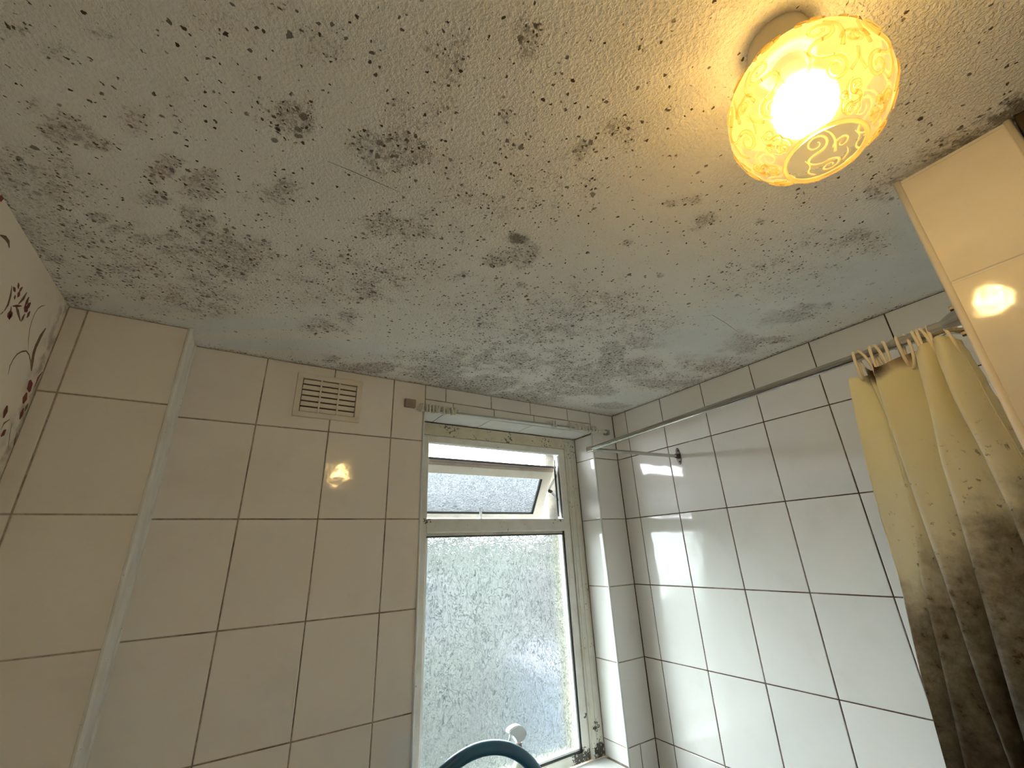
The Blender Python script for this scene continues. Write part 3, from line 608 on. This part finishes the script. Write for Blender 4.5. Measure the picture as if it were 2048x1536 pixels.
for nm, pts, r_, m in (('stay_arm', [(-.176, .126, -.198), (-.178, .182, -.247)], (.0015, .006), M['white_plastic']),
                       ('stay_arm', [(-.176, .182, -.250), (-.172, .122, -.300)], (.0015, .004), M['chrome']),
                       ('stay_pivot', [(-.183, .176, -.252), (-.170, .176, -.256)], (.006, .006), M['rubber']),
                       ('stay_track', [(-.1845, .130, -.150), (-.1845, .130, -.345)], (.0015, .005), M['rubber']),
                       ('stay_link', [(-.180, .126, -.172), (-.176, .122, -.190), (-.183, .122, -.214)], (.004, .006), M['rubber'])):
    b = mb(); tube(b, pts, .002, 8, flat=(r_[0], r_[1], (1, 0, 0))); obj(nm, b, m, win)
b = mb(); box(b, -.7255, -.113, .002, .100, -1.03, -1.0055, .003); obj('window_sill', b, M['white_gloss'], win)

# ---------------------------------------------------------------- air vent
vent = empty('air_vent', (-.974, -.003, -.079), 'cream plastic louvred air vent on the tiles left of the window', 'vent')
b = mb(); vx0, vx1, vz0, vz1 = -1.0495, -.8985, -.1335, -.0250; ix0, ix1, iz0, iz1 = -1.0365, -.9115, -.1215, -.0385
for q in ((vx0, vx1, iz1, vz1), (vx0, vx1, vz0, iz0), (vx0, ix0, iz0 - .001, iz1 + .001), (ix1, vx1, iz0 - .001, iz1 + .001)):
    box(b, q[0], q[1], -.008, .0, q[2], q[3], .0012)
obj('vent_frame', b, M['vent'], vent)
b = mb(); box(b, ix0, ix1, -.0008, -.0002, iz0, iz1); obj('backing', b, M['vent_shade'], vent)  # dark plate stands in for the shade behind the slats
cw = (ix1 - ix0) / 3
for i in (1, 2):
    b = mb(); box(b, ix0 + cw * i - .0016, ix0 + cw * i + .0016, -.0078, -.001, iz0, iz1); obj('mullion', b, M['vent'], vent)
sh = (iz1 - iz0) / 6; b = mb(); box(b, -cw / 2 + .0016, cw / 2 - .0016, -.0008, .0008, -.0049, .0049)
bmesh.ops.rotate(b, verts=b.verts, cent=(0, 0, 0), matrix=Matrix.Rotation(math.radians(24), 3, 'X'))
sm = obj('slat', b, M['vent'], vent)
for i in range(3):
    for j in range(6):
        o = sm if i == j == 0 else sm.copy()
        if o is not sm: C.objects.link(o)
        o.location = (ix0 + cw * (i + .5), -.0050, iz0 + sh * (j + .5) - .0006)

# ---------------------------------------------------------------- curtain track above the window
trk = empty('curtain_track', (-.42, -.01, -.07), 'white plastic curtain track with bunched gliders fixed above the window', 'curtain track')
b = mb()
def rz(x): return -.0795 + (x + .7328) * .015      # it hangs very slightly out of level
pts = [(-.752, -.014, rz(-.752)), (-.056, -.014, rz(-.056))]
tube(b, pts, .004, 4, flat=(.0052, .0085, (0, 0, 1))); obj('track', b, M['rail'], trk)
b = mb(); tube(b, [(-.735, -.0225, rz(-.735) - .001), (-.100, -.0225, rz(-.1) - .001)], .004, 4, flat=(.0024, .0028, (0, 0, 1))); obj('track_lip', b, M['rail_edge'], trk)
b = mb(); box(b, -.7850, -.7560, -.012, -.0003, -.0750, -.0530, .001); tube(b, [(-.770, -.0125, -.0640), (-.770, -.0135, -.0640)], .0016, 8); obj('end_bracket', b, M['bracket'], trk, label='bare brown end bracket with a screw hole')
b = mb(); box(b, -.0560, -.0380, -.016, -.0003, -.077, -.060, .001); obj('end_bracket', b, M['rail_edge'], trk)
b = mb(); box(b, -.0022, .0022, -.013, .0, -.011, .011, .001); box(b, -.0012, .0012, -.016, -.012, -.013, .003)
gl = obj('glider', b, M['glider'], trk)
gxs = [-.748, -.742, -.730, -.7235, -.712, -.705, -.698, -.692, -.684, -.676, -.671, -.664, -.656, -.650] + [-.300, -.286, -.230, -.210, -.196, -.188, -.172, -.165, -.158, -.140, -.125, -.110]
for i, gx_ in enumerate(gxs):
    o = gl if i == 0 else gl.copy()
    if i: C.objects.link(o)
    o.location = (gx_, -.0150, rz(gx_) + .003); o.rotation_euler = (0, random.uniform(-.3, .3), random.uniform(-.35, .35))
for bx_ in (-.3, -.2, -.62):
    b = mb(); box(b, bx_ - .009, bx_ + .009, -.011, -.0005, rz(bx_) + .004, rz(bx_) + .015, .001); obj('track_clip', b, M['rail'], trk)

# ---------------------------------------------------------------- curtain rod
A_, B_ = Vector((-.362, -.250, -.2075)), Vector((-.408, -.9785, -.2070))
rod = empty('curtain_rod', (-.36, -.25, -.2075), 'thin metal shower curtain rod bent to a right angle beside the window', 'curtain rod')
def along(y): return A_.lerp(B_, (y - A_.y) / (B_.y - A_.y))
b = mb(); tube(b, [A_, along(-.915)], .0060, 16); tube(b, [A_, (0, -.250, -.1985)], .0050, 14)
obj('rail', b, M['rod'], rod, smooth='auto')
b = mb(); tube(b, [A_ + Vector((-.004, .006, 0)), A_ + Vector((.001, -.012, 0))], .0075, 14); tube(b, [A_ + Vector((-.006, 0, 0)), A_ + Vector((.016, 0, 0))], .0068, 14); obj('elbow', b, M['chrome'], rod, smooth='auto')
b = mb(); tube(b, [along(-.945), along(-.978)], .0092, 18); tube(b, [along(-.905), along(-.947)], .0074, 16); obj('sleeve', b, M['chrome'], rod, smooth='auto')
b = mb(); c_ = along(-.977)
tube(b, [c_ + Vector((0, .018, 0)), c_ + Vector((0, .001, 0))], [.0098, .0185], 18); tube(b, [c_ + Vector((0, .001, 0)), c_ + Vector((0, -.0028, 0))], .0215, 24)
fl = obj('flange', b, M['chrome'], rod, smooth='auto')
for s_ in (-1, 1):
    b = mb(); tube(b, [c_ + Vector((-.006, .006, .0175 * s_)), c_ + Vector((-.006, .0, .0175 * s_))], .0035, 6)
    obj('bolt', b, M['dark_metal'], fl)
b = mb(); tube(b, [(-.0025, -.250, -.1985), (-.0002, -.250, -.1985)], .004, 16, flat=(.026, .008, (0, 0, 1)))
tube(b, [(-.016, -.250, -.1985), (-.002, -.250, -.1985)], [.0062, .0085], 14); tube(b, [(-.0055, -.250, -.1815), (-.002, -.250, -.1815)], .003, 8); tube(b, [(-.0055, -.250, -.2155), (-.002, -.250, -.2155)], .003, 8)
obj('wall_socket', b, M['dark_metal'], rod, smooth='auto')

# ---------------------------------------------------------------- curtain rings
ry = [-.860, -.867, -.8805, -.8865, -.8945, -.9115, -.9185, -.9290, -.9335, -.9375, -.9435, -.9560]
word = ['first', 'second', 'third', 'fourth', 'fifth', 'sixth', 'seventh', 'eighth', 'ninth', 'tenth', 'eleventh', 'last']
tw = [.15, .9, .1, .6, .7, .1, .8, .2, .1, .5, .2, .55]
for i, (y, t_) in enumerate(zip(ry, tw)):
    c0 = along(y); hgt = .0215 if i not in (6, 11) else .0235
    pts = []
    for k in range(21):
        a = math.radians(100 + 320 * k / 20)
        px_, pz_ = .0088 * math.cos(a), hgt * math.sin(a)
        sh_ = (pz_ - .5 * hgt) * .45 * (t_ if i % 2 else -t_ * .4) * .55
        pts.append((px_ * math.cos(t_ * .8), px_ * math.sin(t_ * .8) + sh_, pz_))
    b = mb(); tube(b, pts, .0019, 8); 
    obj('curtain_ring', b, M['ring'], smooth=True, loc=(c0.x, c0.y, c0.z - hgt + .0088), cat='curtain ring', group='cream hooks of the shower curtain',
        label='cream plastic hook, %s along the curtain from its window side' % word[i])

# ---------------------------------------------------------------- shower curtain
zk = [-.229, -.30, -.37, -.43, -.50, -.60, -.69, -.95, -1.35, -1.9]
RID = {'L': [-.8450, -.8365, -.8300, -.8260, -.8235, -.8130, -.8075, -.790, -.775, -.765],
       'I': [-.8690, -.8720, -.8660, -.8600, -.8465, -.8365, -.8262, -.815, -.805, -.80],
       'B': [-.8800, -.8760, -.8735, -.8720, -.8706, -.8670, -.8668, -.862, -.86, -.858],
       'C': [-.9265, -.9200, -.9100, -.9060, -.9000, -.8905, -.8830, -.880, -.885, -.89],
       'D': [-.9450, -.9440, -.9470, -.9475, -.9460, -.9430, -.9400, -.925, -.925, -.925],
       'R': [-.9645, -.9665, -.9705, -.9725, -.9735, -.9740, -.9745, -.975, -.975, -.975]}
ids = 'LIBCDR'
xf = [-.405, -.404, -.414, -.420, -.424, -.404]
zs = [(-.229 - .008 * k) if k < 90 else (-.949 - .025 * (k - 90)) for k in range(121)]
from mathutils import noise as mn
grid = []
for z in zs:
    P = []; f = min(1, (-.229 - z) / .10 + .50)
    ys = [float(np.interp(-z, [-q for q in zk], RID[k])) for k in ids]
    for i, k in enumerate(ids):
        P.append((xf[i] * f + (-.402) * (1 - f), ys[i]))
        if i < 5:
            n_ = ys[i + 1]; dpt = (.040 if i in (2, 3) else .024 if i < 2 else .014) * f; gap = abs(n_ - ys[i])
            P.append((xf[i] + .006 * f, ys[i] * .55 + n_ * .45))
            P.append((xf[i + 1] + dpt, n_ - min(.004, gap * .15) * f))
            P.append((xf[i + 1] + dpt * .45, n_ + .0015 * f))
    row = catm(P, 6); r2 = []
    for j, (x, y) in enumerate(row):
        s_ = j / len(row)
        nn = mn.noise(Vector((s_ * 5, z * 9, 2.0))) * .006 * f + mn.noise(Vector((s_ * 14, z * 30, 7.0))) * .0018
        if s_ > .86: nn += mn.noise(Vector((s_ * 10, z * 75, 4.0))) * .0045
        zz = z
        if z > -.262: zz = z + .004 * math.cos(s_ * 38) * (z + .262) / .033 + (.010 * max(0, s_ - .35) if s_ < .9 else .0) * (z + .262) / .033
        zz += -.011 * max(0, 1 - s_ / .10) * max(0, (z + .262) / .033)
        hem = .0016 if -.262 < z else 0
        r2.append((x + nn - hem, y + nn * .3, zz))
    grid.append(r2)
b = mb(); VG = [[b.verts.new(p) for p in r] for r in grid]
for A, B in zip(VG, VG[1:]):
    for k in range(len(A) - 1): b.faces.new((A[k], A[k + 1], B[k + 1], B[k]))
cur = obj('shower_curtain', b, M['curtain'], smooth=True, label='yellowed shower curtain, black with mould lower down, bunched at the rod end', cat='curtain')
sol = cur.modifiers.new('thick', 'SOLIDIFY'); sol.thickness = .0011

# ---------------------------------------------------------------- wall dispenser seen between curtain and partition
dsp = empty('wall_dispenser', (0, -.93, -.27), 'dark topped grey container with teal bands on the wall behind the curtain', 'container')
b = mb(); tube(b, [(-.052, -.934, -.2400), (-.050, -.934, -.2530)], [.020, .019], 20); obj('cap', b, M['dark_plastic'], dsp, smooth='auto')
b = mb(); tube(b, [(-.050, -.934, -.2532), (-.048, -.934, -.2860)], [.021, .020], 20); box(b, -.040, -.0005, -.940, -.928, -.285, -.250, .001); obj('body', b, M['grey_plastic'], dsp, smooth='auto')
for zb_ in (-.264, -.275, -.281):
    b = mb(); tube(b, [(-.0495, -.934, zb_), (-.0494, -.934, zb_ - .0022)], .0216, 20); obj('band', b, M['teal'], dsp, smooth='auto')
b = mb(); tube(b, [(-.052, -.934, -.2140), (-.052, -.934, -.2396)], [.017, .024], 20); obj('collar', b, M['white_plastic'], dsp, smooth='auto')

# ---------------------------------------------------------------- ceiling lamp
LX, LY = -.7550, -.9870
lamp = empty('ceiling_lamp', (LX, LY, 0), 'lit round pressed glass ceiling lamp with scroll pattern glowing yellow', 'lamp')
b = mb(); lathe(b, [(.0262, -.0002), (.0268, -.004), (.0262, -.030), (.0225, -.034)], LX, LY, 40, True, True); obj('lamp_base', b, M['lamp_base'], lamp, smooth='auto')
RG, HG, ZC = .0610, .0635, -.0900
def gp(phi, r_=0): return ((RG + r_) * math.cos(phi) ** 1.03, ZC + (HG + r_) * math.sin(phi))
prof = [gp(math.radians(a)) for a in np.linspace(70, -61, 30)]
inn = [(r_ - .0018, z_ + (.0 if i else 0)) for i, (r_, z_) in enumerate(prof)][::-1]
KS = 12
b = mb(); lathe(b, prof[KS:], LX, LY, 64)
shade = obj('glass_shade', b, M['shade'], lamp, smooth=True)
b = mb(); lathe(b, prof[:KS + 1], LX, LY, 64)
obj('dimming_shoulder', b, M['shoulder'], shade, smooth=True)  # added absorbing band that dims the lamp's glow on the ceiling
def on_globe(th, ph, lift=0):
    r_, z_ = gp(ph, lift); return (LX + r_ * math.cos(th), LY + r_ * math.sin(th), z_)
b = mb(); rr_, zz_ = gp(math.radians(-61))
tube(b, [(LX + rr_ * math.cos(a), LY + rr_ * math.sin(a), zz_) for a in np.linspace(0, 2 * math.pi, 48, endpoint=False)], .0019, 8, closed=True)
obj('rim', b, M['scroll'], shade, smooth=True)
b = mb()
def motif(th0, ph0, sc_, flip):
    def put(pts, rad):
        pts = catm([tuple(q) for q in pts], 3)
        P = [on_globe(th0 + flip * x * sc_ / (RG * max(.35, math.cos(ph0))), ph0 + y * sc_ / HG, .0004) for x, y in pts]
        tube(b, P, [rad * 1.35 * (1 - .55 * k / (len(P) - 1)) for k in range(len(P))], 6)
    def spiral(cx, cy, r0, a0, turns, sg):
        return [(cx + r0 * (1 - .78 * k / 22) * math.cos(a0 + sg * turns * 2 * math.pi * k / 22), cy + r0 * (1 - .78 * k / 22) * math.sin(a0 + sg * turns * 2 * math.pi * k / 22)) for k in range(23)]
    s1 = spiral(.000, .0150, .0085, -math.pi / 2, 1.35, 1); s2 = spiral(.003, -.0150, .0080, math.pi / 2, 1.35, -1)
    put(s1, .0012); put([s1[0], (-.006, .0048), (-.0085, 0), (-.004, -.0055), s2[0]], .0013); put(s2, .0012)
    put(spiral(.0150, .0030, .0058, math.pi, 1.2, -1), .0010)
    put([(.0090, -.002), (.0115, .009), (.0105, .018), (.006, .025)], .0011)
    put([(-.0090, -.020), (-.012, -.012), (-.0085, -.004), (-.010, .004)], .0010)
    put([(.012, -.018), (.0165, -.012), (.0165, -.005)], .0009)
for k in range(9):
    motif(2 * math.pi * k / 9 + .25, math.radians(-10), 1.22, 1 if k % 2 else -1)
for k in range(10): motif(2 * math.pi * k / 10, math.radians(38), .66, 1)
for k in range(9): motif(2 * math.pi * k / 9 + .6, math.radians(-47), .52, -1)
obj('scroll_relief', b, M['scroll'], shade, smooth=True)
for a_ in (4.6, .6):
    x_, y_, z_ = on_globe(a_, math.radians(30), .0012); b = mb(); box(b, x_ - .0035, x_ + .0035, y_ - .0015, y_ + .0015, z_ - .0015, z_ + .0015)
    obj('clip', b, M['dark_metal'], shade)
b = mb(); bmesh.ops.create_uvsphere(b, u_segments=24, v_segments=16, radius=.0205); bmesh.ops.scale(b, verts=b.verts, vec=(1, 1, 1.15))
bmesh.ops.translate(b, verts=b.verts, vec=(LX, LY, -.088)); obj('bulb', b, M['bulb'], lamp, smooth=True)
b = mb(); lathe(b, [(.013, -.0345), (.013, -.060), (.010, -.068)], LX, LY, 20, True, True); obj('bulb_socket', b, M['lamp_base'], lamp, smooth='auto')

# ---------------------------------------------------------------- unseen bath along the right wall, added to bounce daylight up
bath = empty('bathtub', (-.20, -.49, FL), 'unseen white bathtub added below the curtain rod to bounce daylight up', 'bathtub')
b = mb()
def rrect(x0, x1, ya, yb, rad, z):
    out = []
    for cx_, cy_, a0 in ((x1 - rad, yb - rad, 0), (x0 + rad, yb - rad, 90), (x0 + rad, ya + rad, 180), (x1 - rad, ya + rad, 270)):
        for k in range(6):
            a = math.radians(a0 + 18 * k); out.append(b.verts.new((cx_ + rad * math.cos(a), cy_ + rad * math.sin(a), z)))
    return out
lv = [rrect(-.393, -.006, -.972, -.006, .02, -1.80), rrect(-.396, -.004, -.975, -.004, .03, -1.765), rrect(-.390, -.010, -.970, -.010, .03, -1.758), rrect(-.360, -.040, -.91, -.07, .09, -1.765), rrect(-.350, -.050, -.88, -.10, .09, -1.90), rrect(-.33, -.07, -.82, -.17, .09, -2.15), rrect(-.29, -.11, -.74, -.25, .08, -2.18)]
for A, B in zip(lv, lv[1:]):
    for k in range(24): b.faces.new((A[k], A[(k + 1) % 24], B[(k + 1) % 24], B[k]))
b.faces.new(lv[-1]); obj('tub', b, M['white_plastic'], bath, smooth='auto')
b = mb(); box(b, -.390, -.378, -.968, -.008, FL, -1.80, .002); obj('side_panel', b, M['white_plastic'], bath)

# ---------------------------------------------------------------- things below the window
cab = empty('bathroom_cabinet', (-.62, -.10, FL), 'white cabinet under the window sill carrying the blue basket', 'cabinet')
b = mb(); box(b, -.84, -.42, -.205, -.002, FL, -1.275, .003); obj('carcass', b, M['cabinet'], cab)
b = mb(); box(b, -.855, -.405, -.22, -.002, -1.275, -1.255, .004); obj('top', b, M['cabinet'], cab)
for s_ in (-1, 1):
    b = mb(); box(b, -.62 + min(0, s_) * .215 + .003, -.62 + max(0, s_) * .198 - .003, -.222, -.2055, FL + .06, -1.29, .002); d_ = obj('door', b, M['cabinet'], cab)
    b = mb(); tube(b, [(-.62 + s_ * .02, -.224, -1.5), (-.62 + s_ * .02, -.24, -1.5)], .008, 12); obj('knob', b, M['chrome'], d_)
bk = empty('blue_basket', (-.622, -.10, -1.2548), 'dark blue plastic basket whose round handle stands up before the window glass', 'basket')
hc = Vector((-.6215, -.100, -.9965)); ro = .1735
b = mb(); arc = [hc + Vector((ro * math.cos(a), 0, ro * math.sin(a))) for a in np.linspace(math.radians(-22), math.radians(202), 56)]
tube(b, arc, .01, 14, flat=(.0110, .0135, (0, 1, 0))); obj('handle', b, M['blue'], bk, smooth=True)
b = mb(); n_ = 40
def oval(rx_, ry_, z): return [(hc.x + rx_ * math.cos(2 * math.pi * k / n_), -.11 + ry_ * math.sin(2 * math.pi * k / n_), z) for k in range(n_)]
rg = [[b.verts.new(p) for p in oval(*q)] for q in ((.14, .075, -1.2548), (.172, .095, -1.055), (.178, .100, -1.052), (.176, .097, -1.047), (.168, .090, -1.050), (.136, .071, -1.250))]
for A, B in zip(rg, rg[1:]):
    for k in range(n_): b.faces.new((A[k], A[(k + 1) % n_], B[(k + 1) % n_], B[k]))
b.faces.new(rg[0]); b.faces.new(rg[-1]); obj('tub', b, M['blue'], bk, smooth='auto')

btl = empty('spray_bottle', (-.4300, .052, -1.0055), 'white trigger spray bottle on the window sill behind the blue handle', 'bottle')
PX = .000171
def P2(x, y): return (-.4324 + (x - 1400) * PX * .98, -.8545 - (y - 425) * PX * .98)
b = mb(); head = [(1215, 480), (1235, 458), (1290, 436), (1360, 425), (1430, 435), (1490, 472), (1530, 525), (1545, 565), (1520, 598), (1450, 620), (1445, 648), (1375, 648), (1350, 600), (1335, 555), (1300, 520), (1235, 508)]
prism(b, [P2(*q) for q in head], 1, .042, .062); bmesh.ops.bevel(b, geom=list(b.edges), offset=.0022, segments=2, affect='EDGES')
obj('spray_head', b, M['white_plastic'], btl, smooth='auto')
b = mb(); tube(b, [(*P2(1285, 515),), (*P2(1262, 570),), (*P2(1235, 640),)] and [(P2(1285, 515)[0], .052, P2(1285, 515)[1]), (P2(1268, 570)[0], .052, P2(1268, 570)[1]), (P2(1232, 655)[0], .052, P2(1232, 655)[1])], .003, 8); obj('trigger', b, M['white_plastic'], btl, smooth=True)
nx = P2(1415, 650)[0]
b = mb(); lathe(b, [(.0088, P2(0, 650)[1]), (.0092, P2(0, 770)[1]), (.0105, P2(0, 790)[1]), (.0105, P2(0, 850)[1])], nx, .052, 24, True, True); obj('neck', b, M['neck'], btl, smooth='auto')
b = mb(); lathe(b, [(.0102, P2(0, 848)[1]), (.016, -.938), (.0215, -.955), (.0235, -.975), (.0235, -1.003), (.022, -1.0054)], nx, .052, 28, True, True); obj('bottle_body', b, M['bottle_body'], btl, smooth='auto')

# ---------------------------------------------------------------- outside
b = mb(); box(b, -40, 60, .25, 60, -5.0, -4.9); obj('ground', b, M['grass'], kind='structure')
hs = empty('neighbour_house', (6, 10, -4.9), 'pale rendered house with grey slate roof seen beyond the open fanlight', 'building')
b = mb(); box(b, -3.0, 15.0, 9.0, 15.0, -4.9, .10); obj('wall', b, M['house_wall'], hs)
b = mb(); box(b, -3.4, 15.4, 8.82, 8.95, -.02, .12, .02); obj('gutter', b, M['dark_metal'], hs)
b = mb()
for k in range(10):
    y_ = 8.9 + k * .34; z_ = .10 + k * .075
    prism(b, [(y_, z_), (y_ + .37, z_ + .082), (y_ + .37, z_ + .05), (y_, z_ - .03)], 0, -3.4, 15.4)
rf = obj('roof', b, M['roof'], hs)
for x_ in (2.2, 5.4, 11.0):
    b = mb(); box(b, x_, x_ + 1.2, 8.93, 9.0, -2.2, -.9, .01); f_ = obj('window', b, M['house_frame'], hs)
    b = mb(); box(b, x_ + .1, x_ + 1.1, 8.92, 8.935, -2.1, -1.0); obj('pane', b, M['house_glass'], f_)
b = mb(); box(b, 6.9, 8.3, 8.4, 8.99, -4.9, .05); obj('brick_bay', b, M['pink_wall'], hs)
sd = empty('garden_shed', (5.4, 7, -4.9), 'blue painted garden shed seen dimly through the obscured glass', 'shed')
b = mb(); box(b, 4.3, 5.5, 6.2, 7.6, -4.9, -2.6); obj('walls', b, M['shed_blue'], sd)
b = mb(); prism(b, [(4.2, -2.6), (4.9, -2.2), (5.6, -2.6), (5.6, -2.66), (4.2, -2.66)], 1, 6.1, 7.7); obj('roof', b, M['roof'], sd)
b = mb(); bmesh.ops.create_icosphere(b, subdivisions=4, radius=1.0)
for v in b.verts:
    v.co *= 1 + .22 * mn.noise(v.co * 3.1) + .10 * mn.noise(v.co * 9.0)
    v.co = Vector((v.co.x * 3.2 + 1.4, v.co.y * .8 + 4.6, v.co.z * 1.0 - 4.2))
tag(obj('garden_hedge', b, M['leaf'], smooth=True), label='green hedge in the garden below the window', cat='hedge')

# ---------------------------------------------------------------- lift everything so that the floor is at z = 0
for o in C.objects:
    if o.parent is None and o.type not in ('CAMERA', 'LIGHT'): o.location.z += LIFT
